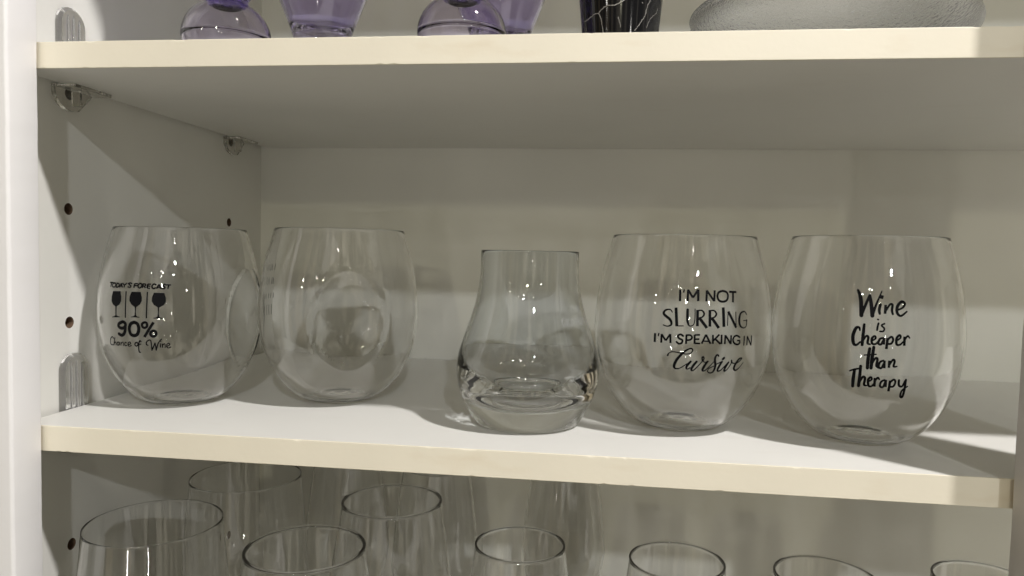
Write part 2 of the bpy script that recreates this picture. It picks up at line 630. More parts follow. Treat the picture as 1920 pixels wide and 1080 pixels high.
TUMBLERS = {'forecast': (59.5, 90, 55.5, 126, (88, 60, 24, 34, 5.5)), 'plain': (168.5, 122, 59.3, 128, (27.0, 62.5, 27.0, 35.0, 12.0)), 'slurring': (420.5, 90.5, 58.2, 127, None), 'therapy': (534.0, 78, 56.0, 128, None)}
INK = {'forecast': {'printed_icons': [('poly', [(-18.54, 82.91), (-11.35, 83.18), (-10.23, 79.38), (-10.19, 76.72), (-11.5, 74.31), (-13.93, 72.9), (-13.82, 69.77), (-13.85, 67.09), (-12.8, 66.5), (-10.73, 66.18), (-10.89, 65.75), (-17.98, 65.39), (-18.01, 65.8), (-15.78, 66.34), (-14.89, 67.04), (-15.06, 69.7), (-15.28, 72.84), (-17.66, 74.04), (-19.31, 76.15), (-19.45, 79.3)]), ('poly', [(-2.25, 83.05), (4.53, 82.99), (5.51, 79.55), (5.54, 77.2), (4.41, 74.83), (1.85, 73.01), (1.65, 70.06), (1.8, 67.53), (2.57, 66.84), (4.36, 66.54), (4.2, 66.11), (-2.07, 66.11), (-2.05, 66.52), (-0.24, 66.99), (0.65, 67.66), (0.81, 70.32), (0.6, 72.96), (-1.9, 74.66), (-3.5, 76.96), (-3.49, 79.9)]), ('poly', [(13.51, 82.74), (20.32, 82.57), (21.4, 79.18), (21.37, 76.82), (20.26, 74.63), (17.26, 72.97), (17.04, 69.72), (17.21, 67.08), (18.08, 66.38), (19.86, 65.9), (19.81, 65.49), (13.46, 65.69), (13.5, 66.1), (15.34, 66.48), (16.13, 67.19), (16.36, 69.91), (16.18, 73.08), (13.61, 74.7), (12.24, 77.03), (12.33, 79.67)]), ([0.92, 0.92], [(-6.73, 83.21), (-6.39, 65.59)], 0), ([0.92, 0.92], [(9.04, 83.2), (8.84, 65.68)], 0)], 'printed_lettering': [([0.76, 0.76, 0.77, 0.77, 0.77, 0.77], [(-18.53, 51.14), (-19.43, 52.05), (-21.12, 51.43), (-22.78, 49.06), (-22.8, 46.78), (-20.17, 46.49)], 1), ([0.85, 0.85], [(-17.08, 51.84), (-19.45, 46.3)], 0), ([0.68, 0.68, 0.68, 0.68], [(-18.85, 47.45), (-17.21, 48.67), (-16.72, 48.21), (-17.23, 46.58)], 1), ([0.76, 0.76, 0.76, 0.76, 0.76], [(-13.4, 48.78), (-15.12, 48.56), (-15.97, 46.91), (-14.52, 46.76), (-13.33, 48.42)], 1), ([0.76, 0.76], [(-13.14, 48.92), (-13.73, 46.56)], 0), ([0.76, 0.76], [(-11.69, 49.01), (-12.33, 46.53)], 0), ([0.68, 0.68, 0.68, 0.68], [(-12.01, 47.77), (-10.31, 49.03), (-9.68, 48.51), (-10.12, 46.6)], 1), ([0.76, 0.76, 0.76, 0.76, 0.76], [(-6.95, 48.65), (-7.91, 48.97), (-8.68, 47.72), (-8.54, 46.73), (-7.09, 46.93)], 1), ([0.76, 0.76, 0.76, 0.76, 0.76, 0.76, 0.76], [(-6.07, 47.24), (-3.68, 48.33), (-4.06, 49.4), (-5.42, 48.73), (-5.98, 47.11), (-5.15, 46.47), (-3.3, 46.98)], 1), ([0.92, 0.92, 0.93, 0.93, 0.92, 0.92], [(1.56, 49.35), (0.12, 48.96), (-0.37, 47.46), (0.77, 46.79), (2.01, 48.17), (1.37, 49.36)], 1), ([0.92, 0.92, 0.92, 0.93, 0.93, 0.93], [(4.36, 49.86), (3.64, 50.65), (2.77, 48.91), (2.14, 45.53), (2.18, 42.9), (2.93, 42.56)], 1), ([0.67, 0.67], [(1.37, 47.03), (4.4, 48.48)], 0), ([0.84, 0.84, 0.84, 0.84, 0.84, 0.84, 0.84], [(9.0, 47.61), (8.05, 48.08), (8.2, 49.66), (9.58, 50.88), (10.97, 51.01), (11.42, 48.97), (11.46, 44.19)], 1), ([0.93, 0.92, 0.92, 0.93], [(11.46, 44.19), (13.26, 47.59), (14.02, 48.98), (14.42, 44.34)], 1), ([0.84, 0.84, 0.84], [(14.42, 44.34), (16.09, 49.0), (18.31, 51.78)], 1), ([0.76, 0.76], [(17.41, 48.99), (17.46, 46.07)], 0), ([0.76, 0.76], [(17.67, 50.45), (17.91, 49.98)], 0), ([0.76, 0.76], [(18.75, 48.74), (18.8, 45.94)], 0), ([0.67, 0.67, 0.67, 0.67], [(18.83, 47.42), (19.92, 48.68), (20.49, 48.13), (20.43, 45.92)], 1), ([0.76, 0.76, 0.76, 0.76, 0.76, 0.76, 0.76], [(21.36, 46.65), (23.39, 47.86), (22.96, 48.96), (21.76, 48.23), (21.59, 46.53), (22.52, 45.76), (24.13, 46.36)], 1), ([2.18, 2.19, 2.19, 2.19, 2.18, 2.18, 2.18, 2.18, 2.18], [(-9.09, 62.75), (-11.73, 61.55), (-12.37, 59.83), (-10.77, 58.6), (-8.27, 58.73), (-6.57, 60.11), (-6.5, 61.78), (-8.01, 62.8), (-9.09, 62.75)], 1), ([2.18, 2.18, 2.19, 2.19, 2.19], [(-6.41, 60.9), (-6.79, 57.6), (-8.21, 54.81), (-10.32, 53.7), (-12.59, 54.53)], 1), ([2.26, 2.26, 2.26, 2.27, 2.26, 2.26, 2.26, 2.26, 2.26], [(0.32, 62.93), (-2.34, 61.65), (-3.58, 58.32), (-2.71, 54.89), (-0.19, 53.9), (2.29, 55.06), (3.44, 58.57), (2.62, 61.81), (0.32, 62.93)], 1), ([1.67, 1.67, 1.67, 1.67, 1.67, 1.67, 1.67, 1.67], [(7.62, 63.05), (6.1, 62.2), (5.91, 60.54), (7.04, 59.36), (8.74, 59.86), (9.29, 61.37), (8.74, 62.73), (7.62, 63.05)], 1), ([1.84, 1.84], [(13.55, 63.14), (7.04, 53.13)], 0), ([1.84, 1.84, 1.84, 1.85, 1.85, 1.84, 1.84, 1.84], [(13.28, 57.42), (11.69, 56.62), (11.36, 54.81), (12.53, 53.69), (14.35, 54.08), (15.1, 55.64), (14.52, 57.06), (13.28, 57.42)], 1), ([1.02, 1.02], [(-23.18, 88.5), (-19.3, 88.52)], 0), ([1.1, 1.1], [(-21.23, 88.45), (-21.69, 85.58)], 0), ([1.02, 1.02, 1.02, 1.01, 1.01, 1.01, 1.02], [(-18.98, 88.17), (-20.0, 87.01), (-19.38, 85.78), (-17.51, 85.74), (-16.7, 86.95), (-17.34, 88.23), (-18.98, 88.17)], 1), ([1.1, 1.1], [(-15.4, 88.3), (-15.85, 85.68)], 0), ([1.01, 1.01, 1.01, 1.01, 1.01], [(-15.39, 88.24), (-13.58, 88.0), (-13.26, 86.83), (-14.13, 85.8), (-15.85, 85.68)], 1), ([1.09, 1.09], [(-12.7, 85.55), (-11.36, 88.43)], 0), ([1.09, 1.09], [(-11.36, 88.43), (-10.03, 85.64)], 0), ([0.76, 0.76], [(-12.21, 86.51), (-10.4, 86.45)], 0), ([1.01, 1.01], [(-10.36, 88.58), (-8.46, 87.1)], 0), ([1.01, 1.01], [(-6.46, 88.7), (-8.46, 87.1)], 0), ([1.01, 1.01], [(-8.43, 87.22), (-8.57, 85.69)], 0), ([0.76, 0.76], [(-5.49, 88.9), (-5.63, 88.13)], 0), ([1.01, 1.01, 1.01, 1.01, 1.01, 1.01, 1.01], [(-2.69, 88.45), (-3.99, 88.83), (-4.82, 88.15), (-4.03, 87.41), (-3.16, 86.9), (-3.65, 85.95), (-5.36, 86.14)], 1), ([1.17, 1.17], [(-0.28, 88.51), (-0.75, 85.68)], 0), ([1.01, 1.0], [(-0.28, 88.39), (2.04, 88.45)], 0), ([1.01, 1.0], [(-0.52, 87.09), (1.7, 87.15)], 0), ([1.09, 1.09, 1.09, 1.09, 1.09, 1.09, 1.09], [(3.51, 88.6), (2.3, 87.52), (2.67, 86.0), (3.91, 85.79), (5.01, 86.99), (4.65, 88.39), (3.51, 88.6)], 1), ([1.17, 1.17], [(5.84, 88.53), (5.42, 85.7)], 0), ([0.92, 0.92, 0.92, 0.92], [(5.89, 88.41), (7.57, 88.21), (7.49, 87.15), (5.63, 87.0)], 1), ([1.09, 1.09], [(6.57, 87.02), (7.74, 85.63)], 0), ([1.17, 1.17], [(9.22, 88.48), (8.77, 85.66)], 0), ([0.92, 0.92], [(9.23, 88.36), (11.3, 88.28)], 0), ([0.92, 0.92], [(9.05, 87.07), (11.01, 86.98)], 0), ([0.92, 0.92], [(8.82, 85.66), (10.83, 85.57)], 0), ([1.09, 1.09, 1.09, 1.09, 1.09, 1.09], [(14.53, 87.97), (13.48, 88.43), (12.15, 87.47), (12.27, 85.95), (13.31, 85.49), (14.33, 85.87)], 1), ([1.17, 1.17], [(15.06, 85.41), (16.82, 88.24)], 0), ([1.17, 1.17], [(16.82, 88.24), (17.87, 85.32)], 0), ([0.75, 0.75], [(15.69, 86.23), (17.46, 86.13)], 0), ([1.09, 1.09, 1.09, 1.09, 1.09, 1.09, 1.09], [(21.15, 87.94), (20.1, 88.34), (19.27, 87.68), (19.89, 86.98), (20.61, 86.4), (20.07, 85.46), (18.63, 85.73)], 1), ([0.92, 0.93], [(21.54, 88.05), (24.5, 87.96)], 0), ([1.01, 1.01], [(23.11, 87.95), (22.45, 85.35)], 0)]}, 'slurring': {'printed_lettering': [([1.5, 1.5], [(-7.36, 94.25), (-7.28, 87.29)], 0), ([0.89, 0.89], [(-4.97, 94.44), (-5.33, 92.48)], 0), ([1.36, 1.36], [(-2.78, 87.45), (-2.64, 94.4)], 0), ([1.36, 1.36], [(-2.64, 94.28), (0.29, 89.65)], 0), ([1.36, 1.36], [(0.29, 89.65), (3.42, 94.44)], 0), ([1.5, 1.5], [(3.53, 94.56), (3.43, 87.63)], 0), ([1.36, 1.36], [(8.35, 87.61), (8.74, 94.19)], 0), ([1.36, 1.36], [(8.74, 94.08), (13.11, 87.93)], 0), ([1.36, 1.36], [(13.22, 87.69), (13.65, 94.28)], 0), ([1.37, 1.36, 1.36, 1.36, 1.36, 1.36, 1.37, 1.37, 1.37], [(19.02, 93.99), (16.29, 93.13), (15.3, 90.78), (16.27, 88.32), (18.69, 87.57), (21.22, 88.35), (22.31, 90.83), (21.52, 93.19), (19.02, 93.99)], 1), ([1.37, 1.37], [(23.21, 93.54), (28.55, 93.32)], 0), ([1.37, 1.37], [(26.02, 93.32), (25.56, 87.18)], 0), ([0.62, 0.85, 1.23, 1.61, 1.6, 1.21, 0.8, 0.69], [(-11.53, 80.61), (-12.92, 82.1), (-15.69, 81.48), (-16.38, 79.19), (-12.67, 76.05), (-11.81, 73.25), (-13.96, 72.01), (-16.58, 72.62)], 1), ([1.78, 1.77], [(-9.47, 83.43), (-8.61, 72.23)], 0), ([0.68, 0.68], [(-8.79, 72.45), (-4.68, 72.64)], 0), ([1.63, 1.63, 1.5, 0.82, 0.61, 0.61, 0.61], [(-2.66, 82.39), (-2.66, 78.14), (-2.47, 75.21), (-1.36, 72.76), (0.91, 73.54), (1.64, 76.52), (1.68, 82.88)], 1), ([1.7, 1.7], [(3.15, 82.45), (3.2, 72.69)], 0), ([0.82, 0.95, 1.22, 0.95, 0.68], [(3.16, 81.98), (5.67, 82.16), (7.03, 80.31), (6.0, 78.29), (3.4, 77.63)], 1), ([1.77, 1.76], [(4.4, 77.53), (8.83, 71.74)], 0), ([1.7, 1.7], [(10.46, 82.61), (10.54, 72.6)], 0), ([0.82, 0.95, 1.22, 0.95, 0.68], [(10.47, 82.14), (13.06, 82.17), (14.42, 80.3), (13.28, 78.29), (10.79, 77.78)], 1), ([1.77, 1.77], [(11.73, 77.68), (16.03, 71.83)], 0), ([1.91, 1.91], [(18.79, 84.21), (19.22, 72.54)], 0), ([0.61, 0.61], [(22.01, 81.74), (21.48, 73.13)], 0), ([1.64, 1.64], [(22.11, 81.75), (27.4, 72.11)], 0), ([0.62, 0.62], [(27.33, 81.6), (27.39, 71.64)], 0), ([0.69, 0.83, 1.24, 1.65, 1.37, 0.83, 0.69, 0.97], [(35.64, 79.69), (33.88, 81.63), (30.95, 80.55), (29.72, 76.71), (30.37, 73.26), (32.73, 71.76), (35.02, 72.78), (35.57, 76.47)], 1), ([0.55, 0.55], [(32.79, 76.07), (35.91, 76.34)], 0), ([1.38, 1.38], [(-21.21, 67.34), (-21.31, 61.84)], 0), ([0.83, 0.83], [(-18.9, 67.58), (-19.19, 65.63)], 0), ([1.24, 1.24], [(-17.4, 61.77), (-17.25, 67.08)], 0), ([1.17, 1.17], [(-17.24, 66.96), (-14.73, 63.28)], 0), ([1.17, 1.16], [(-14.73, 63.28), (-12.27, 67.29)], 0), ([1.23, 1.23], [(-12.16, 67.41), (-11.95, 61.91)], 0), ([1.23, 1.23, 1.23, 1.23, 1.23, 1.23, 1.23, 1.23], [(-4.83, 66.6), (-6.22, 67.48), (-7.79, 66.58), (-7.06, 65.06), (-5.21, 64.09), (-5.5, 62.4), (-7.07, 61.82), (-8.47, 62.84)], 1), ([1.23, 1.22], [(-3.03, 61.91), (-2.93, 67.4)], 0), ([1.16, 1.16, 1.16, 1.16, 1.16], [(-2.93, 67.16), (-0.77, 67.24), (0.3, 65.97), (-0.68, 64.52), (-2.93, 64.17)], 1), ([1.22, 1.22], [(1.86, 62.1), (1.72, 67.57)], 0), ([1.09, 1.09], [(1.67, 67.45), (4.85, 67.64)], 0), ([1.09, 1.09], [(1.75, 64.91), (4.54, 65.05)], 0), ([1.09, 1.09], [(1.86, 62.45), (5.11, 62.44)], 0), ([1.22, 1.22], [(5.93, 62.34), (8.31, 67.85)], 0), ([1.22, 1.22], [(8.31, 67.85), (11.21, 62.32)], 0), ([0.95, 0.95], [(6.91, 63.91), (10.21, 63.85)], 0), ([1.22, 1.22], [(12.59, 62.33), (12.42, 67.8)], 0), ([1.16, 1.15], [(16.4, 68.04), (12.78, 64.25)], 0), ([1.22, 1.23], [(13.82, 65.33), (17.34, 62.22)], 0), ([1.22, 1.23], [(17.77, 67.94), (17.85, 62.22)], 0), ([1.23, 1.23], [(20.0, 62.21), (20.13, 67.68)], 0), ([1.23, 1.23], [(20.13, 67.56), (23.9, 62.29)], 0), ([1.23, 1.23], [(23.9, 62.17), (23.98, 67.53)], 0), ([1.17, 1.16, 1.16, 1.16, 1.16, 1.17, 1.17, 1.17], [(29.93, 66.22), (27.9, 67.24), (26.03, 66.55), (25.32, 64.6), (26.42, 62.58), (28.71, 61.81), (30.14, 62.74), (30.04, 64.18)], 1), ([0.96, 0.96], [(28.09, 64.23), (30.5, 64.18)], 0), ([0.96, 0.96], [(33.45, 66.96), (33.46, 61.05)], 0), ([0.97, 0.97], [(35.84, 61.06), (35.89, 66.76)], 0), ([0.97, 0.97], [(35.88, 66.64), (39.45, 60.89)], 0), ([0.9, 0.9], [(39.47, 60.77), (39.53, 66.97)], 0), ([1.11, 0.69, 0.63, 0.68, 0.74, 0.68, 0.68, 0.79, 0.94, 0.94, 1.26, 1.47, 1.69, 1.75, 1.22, 0.74, 0.63], [(-13.45, 54.24), (-12.87, 55.55), (-11.4, 56.56), (-9.2, 56.7), (-6.03, 56.24), (-3.1, 55.75), (-0.44, 56.23), (0.94, 57.94), (0.41, 59.13), (-1.05, 59.01), (-3.4, 57.5), (-5.52, 55.37), (-8.1, 51.88), (-9.52, 48.4), (-8.98, 46.62), (-6.72, 46.62), (-4.03, 48.21)], 1), ([0.69, 0.63], [(-4.15, 48.15), (-1.63, 50.09)], 0), ([1.31, 1.53, 1.27, 0.84, 0.74], [(0.15, 51.27), (-1.59, 49.12), (-2.31, 47.37), (-1.7, 46.49), (-0.01, 47.37)], 1), ([1.37, 1.58, 1.37, 1.0, 0.74, 0.68, 0.68], [(3.6, 51.34), (1.9, 49.0), (0.77, 46.63), (1.2, 45.64), (2.57, 46.36), (4.89, 48.97), (6.85, 51.47)], 1), ([0.89, 0.94, 0.94, 0.89, 0.74, 0.68, 0.95], [(6.96, 52.13), (6.67, 53.79), (7.3, 54.42), (7.85, 53.41), (7.49, 51.88), (8.63, 51.01), (10.41, 51.65)], 1), ([1.21, 1.53, 1.53, 1.05, 0.74, 0.63, 0.58], [(10.03, 51.5), (8.47, 48.91), (7.52, 46.55), (7.89, 45.67), (9.33, 46.21), (11.58, 48.57), (13.92, 51.43)], 1), ([0.95, 1.0, 1.1, 1.37, 1.53, 1.53, 1.32, 1.0, 0.79, 0.69, 0.63, 0.63], [(16.64, 54.89), (16.16, 55.63), (15.36, 55.47), (14.55, 53.76), (14.69, 51.56), (15.16, 49.37), (14.75, 46.51), (13.61, 44.78), (11.79, 44.51), (10.66, 45.55), (11.41, 47.28), (14.14, 48.73)], 1), ([0.63, 0.74, 0.95], [(15.39, 49.71), (17.4, 50.74), (19.28, 51.53)], 0), ([1.21, 1.53, 1.37, 1.0, 0.74, 0.69, 0.69], [(19.23, 51.48), (17.67, 48.71), (16.88, 46.35), (17.45, 45.51), (19.15, 46.33), (20.86, 48.13), (22.55, 50.18)], 1), ([1.53, 1.53], [(19.59, 53.03), (20.25, 53.81)], 1), ([1.21, 1.53, 1.32, 1.01, 0.69, 0.69, 0.85], [(23.54, 50.95), (22.2, 48.63), (21.33, 46.3), (21.82, 45.55), (23.41, 46.76), (25.19, 49.61), (25.79, 51.8)], 1), ([1.16, 0.9, 0.69, 0.69], [(25.52, 52.08), (26.18, 50.63), (28.43, 50.23), (30.59, 50.84)], 1), ([0.64, 0.69, 0.8, 0.96, 1.22, 1.49, 1.49, 1.01, 0.69, 0.43], [(28.76, 49.89), (31.14, 51.21), (32.88, 52.9), (32.26, 53.37), (30.59, 52.55), (28.58, 49.5), (28.08, 46.89), (29.62, 45.78), (31.89, 47.26), (34.64, 50.58)], 1)]}, 'therapy': {'printed_lettering': [([1.33, 2.21, 2.2], [(-23.31, 96.97), (-21.51, 92.17), (-20.73, 82.58)], 1), ([1.76, 1.61, 1.46], [(-20.74, 82.85), (-18.93, 88.22), (-16.71, 94.26)], 1), ([1.61, 2.05, 2.19], [(-16.57, 94.07), (-15.61, 88.72), (-14.89, 82.7)], 1), ([1.75, 1.31, 0.73], [(-14.9, 83.04), (-13.05, 89.04), (-10.09, 96.79)], 1), ([1.6, 1.6, 1.31], [(-10.76, 89.27), (-11.32, 86.23), (-11.0, 84.03)], 1), ([1.75, 1.75], [(-9.8, 94.52), (-10.28, 92.49)], 0), ([1.45, 1.45], [(-7.93, 89.24), (-8.2, 84.14)], 0), ([1.02, 1.23, 1.38, 1.38, 1.16], [(-8.22, 85.02), (-5.72, 89.32), (-4.25, 89.36), (-4.48, 86.15), (-3.96, 84.04)], 1), ([1.01, 1.22, 1.43, 1.61, 1.72, 1.57, 1.32, 1.01], [(-1.32, 86.52), (1.47, 87.93), (2.67, 90.24), (0.83, 91.25), (-1.48, 88.52), (-1.61, 84.92), (0.45, 83.26), (3.75, 85.73)], 1), ([1.09, 1.09, 1.09], [(-11.49, 78.64), (-11.92, 76.6), (-12.11, 74.78)], 1), ([1.16, 1.16], [(-11.69, 81.18), (-11.91, 80.36)], 0), ([1.02, 1.02, 1.02, 1.02, 1.02], [(-8.35, 78.53), (-9.82, 77.52), (-8.35, 75.83), (-8.96, 74.2), (-10.58, 74.12)], 1), ([0.88, 1.37, 1.77, 1.92, 1.77, 1.4, 1.03], [(-21.1, 74.02), (-21.55, 75.61), (-23.18, 75.24), (-24.63, 70.91), (-24.17, 66.44), (-22.62, 65.6), (-20.68, 67.46)], 1), ([1.46, 1.76, 1.61], [(-18.98, 77.55), (-19.34, 71.29), (-19.61, 65.85)], 1), ([0.88, 1.21, 1.39, 1.35, 1.02], [(-19.56, 67.54), (-17.7, 71.0), (-16.56, 70.4), (-16.79, 67.06), (-15.52, 66.46)], 1), ([0.88, 1.07, 1.21, 1.31, 1.31, 1.16, 0.87], [(-14.98, 68.2), (-12.79, 69.94), (-13.23, 71.28), (-14.66, 69.84), (-14.42, 67.01), (-12.54, 66.85), (-11.36, 68.41)], 1), ([1.16, 1.27, 1.31, 1.27, 1.16], [(-8.7, 70.45), (-10.43, 69.82), (-11.21, 67.35), (-9.82, 66.76), (-8.45, 69.67)], 1), ([1.31, 1.31], [(-8.34, 70.48), (-8.33, 66.71)], 0), ([1.45, 1.45], [(-6.44, 70.56), (-6.93, 64.2)], 0), ([1.23, 1.23, 1.23, 1.23, 1.23], [(-6.77, 69.2), (-4.55, 71.31), (-3.47, 69.76), (-4.54, 67.42), (-6.56, 67.32)], 1), ([0.87, 1.11, 1.3, 1.45, 1.35, 1.16, 0.87], [(-1.97, 68.89), (0.44, 70.98), (-0.12, 72.43), (-1.64, 70.51), (-1.53, 67.16), (0.32, 67.08), (1.8, 68.66)], 1), ([1.44, 1.45], [(2.63, 71.72), (2.61, 66.47)], 0), ([0.87, 1.16, 0.87], [(2.51, 69.29), (4.26, 72.02), (5.46, 70.99)], 1), ([1.61, 1.9, 1.76], [(-15.54, 64.08), (-16.14, 57.87), (-16.26, 52.59)], 1), ([0.81, 0.8], [(-18.49, 60.03), (-11.79, 60.93)], 0), ([1.6, 1.9, 1.76], [(-13.47, 65.04), (-14.04, 58.71), (-14.35, 52.72)], 1), ([1.02, 1.24, 1.38, 1.35, 1.02], [(-14.2, 54.68), (-12.4, 58.54), (-11.25, 58.21), (-11.54, 54.4), (-10.32, 53.1)], 1), ([1.16, 1.27, 1.31, 1.28, 1.16], [(-8.04, 57.57), (-9.78, 56.53), (-10.38, 54.0), (-8.91, 53.12), (-7.48, 56.39)], 1), ([1.31, 1.31], [(-7.44, 57.63), (-7.27, 53.1)], 0), ([1.31, 1.31], [(-4.92, 57.77), (-4.86, 53.51)], 0), ([1.02, 1.23, 1.31, 1.2, 0.87], [(-4.82, 55.01), (-3.02, 58.27), (-2.04, 57.48), (-2.34, 54.46), (-0.6, 54.54)], 1), ([0.89, 1.18, 1.03], [(-25.72, 50.17), (-23.14, 51.27), (-20.07, 52.13)], 1), ([1.63, 1.93, 1.78], [(-23.12, 50.86), (-23.67, 45.98), (-23.96, 41.09)], 1), ([1.62, 1.77, 1.78], [(-19.87, 53.53), (-20.17, 47.74), (-20.61, 41.63)], 1), ([1.04, 1.36, 1.47, 1.37, 1.03], [(-20.4, 43.45), (-18.45, 47.22), (-17.24, 46.44), (-17.58, 42.66), (-16.23, 42.27)], 1), ([0.88, 1.08, 1.27, 1.47, 1.37, 1.18, 0.88], [(-15.81, 44.31), (-13.57, 46.07), (-14.18, 47.43), (-15.5, 45.62), (-15.04, 42.25), (-13.43, 42.09), (-12.23, 43.82)], 1), ([1.46, 1.47], [(-11.84, 47.2), (-11.88, 41.92)], 0), ([0.88, 1.17, 0.88], [(-12.02, 44.62), (-10.41, 47.42), (-9.41, 46.37)], 1), ([1.17, 1.28, 1.32, 1.28, 1.17], [(-6.54, 46.29), (-8.36, 45.01), (-8.68, 42.45), (-7.03, 42.13), (-5.86, 45.91)], 1), ([1.31, 1.32], [(-5.74, 46.46), (-5.57, 42.09)], 0), ([1.46, 1.47], [(-3.43, 46.15), (-3.62, 39.62)], 0), ([1.24, 1.24, 1.24, 1.24, 1.24], [(-3.72, 44.62), (-1.53, 46.82), (-0.44, 45.34), (-1.28, 42.73), (-3.29, 42.49)], 1), ([1.31, 1.31, 1.22, 1.02], [(1.45, 46.55), (1.9, 43.45), (3.85, 43.06), (4.97, 46.36)], 1), ([1.31, 1.43, 1.47, 1.35, 1.11, 0.88], [(5.44, 46.94), (5.53, 40.49), (5.07, 36.62), (3.77, 37.17), (4.12, 40.44), (6.98, 43.01)], 1)]}}
tum_labels = {
    "forecast": "clear stemless tumbler printed TODAY'S FORECAST with three wine glass icons, nearest the left wall",
    "plain": "clear stemless tumbler with an oval thumb dent in front and no slogan facing out",
    "slurring": "clear stemless tumbler printed I'M NOT SLURRING I'M SPEAKING IN Cursive",
    "therapy": "clear stemless tumbler printed Wine is Cheaper than Therapy in brush script"}
for key in ("forecast", "plain", "slurring", "therapy"):
    x, y, R, h, dent = TUMBLERS[key]
    t = thing("stemless_tumbler", tum_labels[key], "tumbler", (x, y, 0.05), "stemless tumblers on the middle shelf")
    wp = dent_warp(math.radians(dent[0]), dent[1], dent[2], dent[3], dent[4], R) if dent else None
    o = link("glass_bowl", *tumbler_mesh(R, h, segs=192 if dent else 128, warp=wp), M_TUMBLER, t, smooth=True)
    caustic(o)
    for part, dat in INK.get(key, {}).items():
        link(part, *strokes_mesh(dat, R, h), M_INK, t)

# small print on the side of the plain tumbler that is turned to its neighbour (too foreshortened to read)
rp = random.Random(21)
fine = []
for zl, hh, wd in ((97, 5.0, 20), (86, 5.5, 24), (75, 4.0, 26), (62, 8.0, 22)):
    a = -84 - wd / 2
    while a < -84 + wd / 2:
        k = rp.randrange(3)
        if k == 0:
            fine.append((1.0, [(a, zl), (a, zl + hh)], 0))
        elif k == 1:
            fine.append((0.9, [(a, zl), (a + 1.6, zl + hh), (a + 2.6, zl)], 0))
        else:
            fine.append((0.9, [(a + 2, zl + hh), (a, zl + hh * 0.6), (a + 2, zl + hh * 0.3), (a, zl)], 1))
        a += 3.8
link("printed_lettering", *strokes_mesh(fine, TUMBLERS["plain"][2], TUMBLERS["plain"][3]), M_INK, bpy.data.objects["stemless_tumbler.001"])

# ------------------------------------------------------------------ whisky glass with thick base
WX, WY = (318.4, 72.8)
w_out_p = [(0.0, 5.0), (10, 4.9), (19, 4.2), (25.5, 2.4), (29.0, 0.4), (31.2, 0.0), (33.4, 0.6), (35.4, 2.4), (37.9, 6.0), (41.2, 12.0), (44.2, 18.5),
           (46.5, 26.0), (47.6, 33.0), (47.5, 40.0), (46.3, 48.0), (43.6, 56.5), (40.4, 66.0), (37.2, 76.0), (34.7, 86.0),
           (33.2, 96.0), (32.6, 106.0), (32.7, 115.0)]
w_in_p = [(31.1, 106.0), (31.6, 96.0), (33.0, 86.0), (35.5, 76.0), (38.6, 66.0), (41.6, 56.5), (43.6, 49.0), (44.0, 43.0), (43.2, 37.5), (41.0, 32.2),
          (37.4, 27.4), (32.6, 23.4), (26.2, 20.2), (18.3, 17.8), (9.5, 16.4), (0.0, 16.0)]
whisky = thing("whisky_glass", "clear tulip shaped whisky glass with a thick solid base, in the middle of the row", "whisky glass", (WX, WY, 0.05))
prof = catmull(w_out_p, 4)[:-1] + rim_round(32.7, 31.2, 115.0, 6) + catmull(w_in_p, 4)
prof[-1] = (0.0, 16.0)
prof[0] = (0.0, 5.0)
caustic(link("glass_body", *lathe(prof, 160), M_CRYSTAL, whisky, smooth=True))


def whisky_r(z):
    pts = [p for p in catmull(w_out_p, 4)]
    for (r0, z0), (r1, z1) in zip(pts, pts[1:]):
        if z0 <= z <= z1 and z > 10:
            return r0 + (r1 - r0) * (z - z0) / max(1e-9, z1 - z0)
    return 33.0


def wrapped_text(body, size, theta0, z0, rfun, lift=0.1, weight=0.0):
    cu = bpy.data.curves.new("lettering", 'FONT')
    cu.body = body
    cu.size = size
    cu.align_x = 'CENTER'
    cu.offset = weight
    cu.resolution_u = 3
    tmp = bpy.data.objects.new("lettering", cu)
    COL.objects.link(tmp)
    dg = bpy.context.evaluated_depsgraph_get()
    me = bpy.data.meshes.new_from_object(tmp.evaluated_get(dg))
    bpy.data.objects.remove(tmp)
    bm = bmesh.new()
    bm.from_mesh(me)
    bmesh.ops.triangulate(bm, faces=bm.faces[:])
    for _ in range(3):
        long = [e for e in bm.edges if e.calc_length() > 1.6]
        if long:
            bmesh.ops.subdivide_edges(bm, edges=long, cuts=1)
            bmesh.ops.triangulate(bm, faces=bm.faces[:])
    vs_, fs = [], []
    bm.verts.index_update()
    for v in bm.verts:
        z = z0 + v.co.y
        r = rfun(z) + lift
        th = theta0 + v.co.x / rfun(z0)
        vs_.append((r * math.sin(th), -r * math.cos(th), z))
    fs = [[v.index for v in f.verts] for f in bm.faces]
    bm.free()
    bpy.data.meshes.remove(me)
    return vs_, fs


link("etched_lettering", *wrapped_text("THE", 5.6, math.radians(60), 77.0, whisky_r, 0.1), M_ETCH, whisky)
link("etched_lettering", *wrapped_text("GLENLIVET", 6.6, math.radians(61), 69.0, whisky_r, 0.1), M_ETCH, whisky)

# ------------------------------------------------------------------ wine glasses on the shelf below


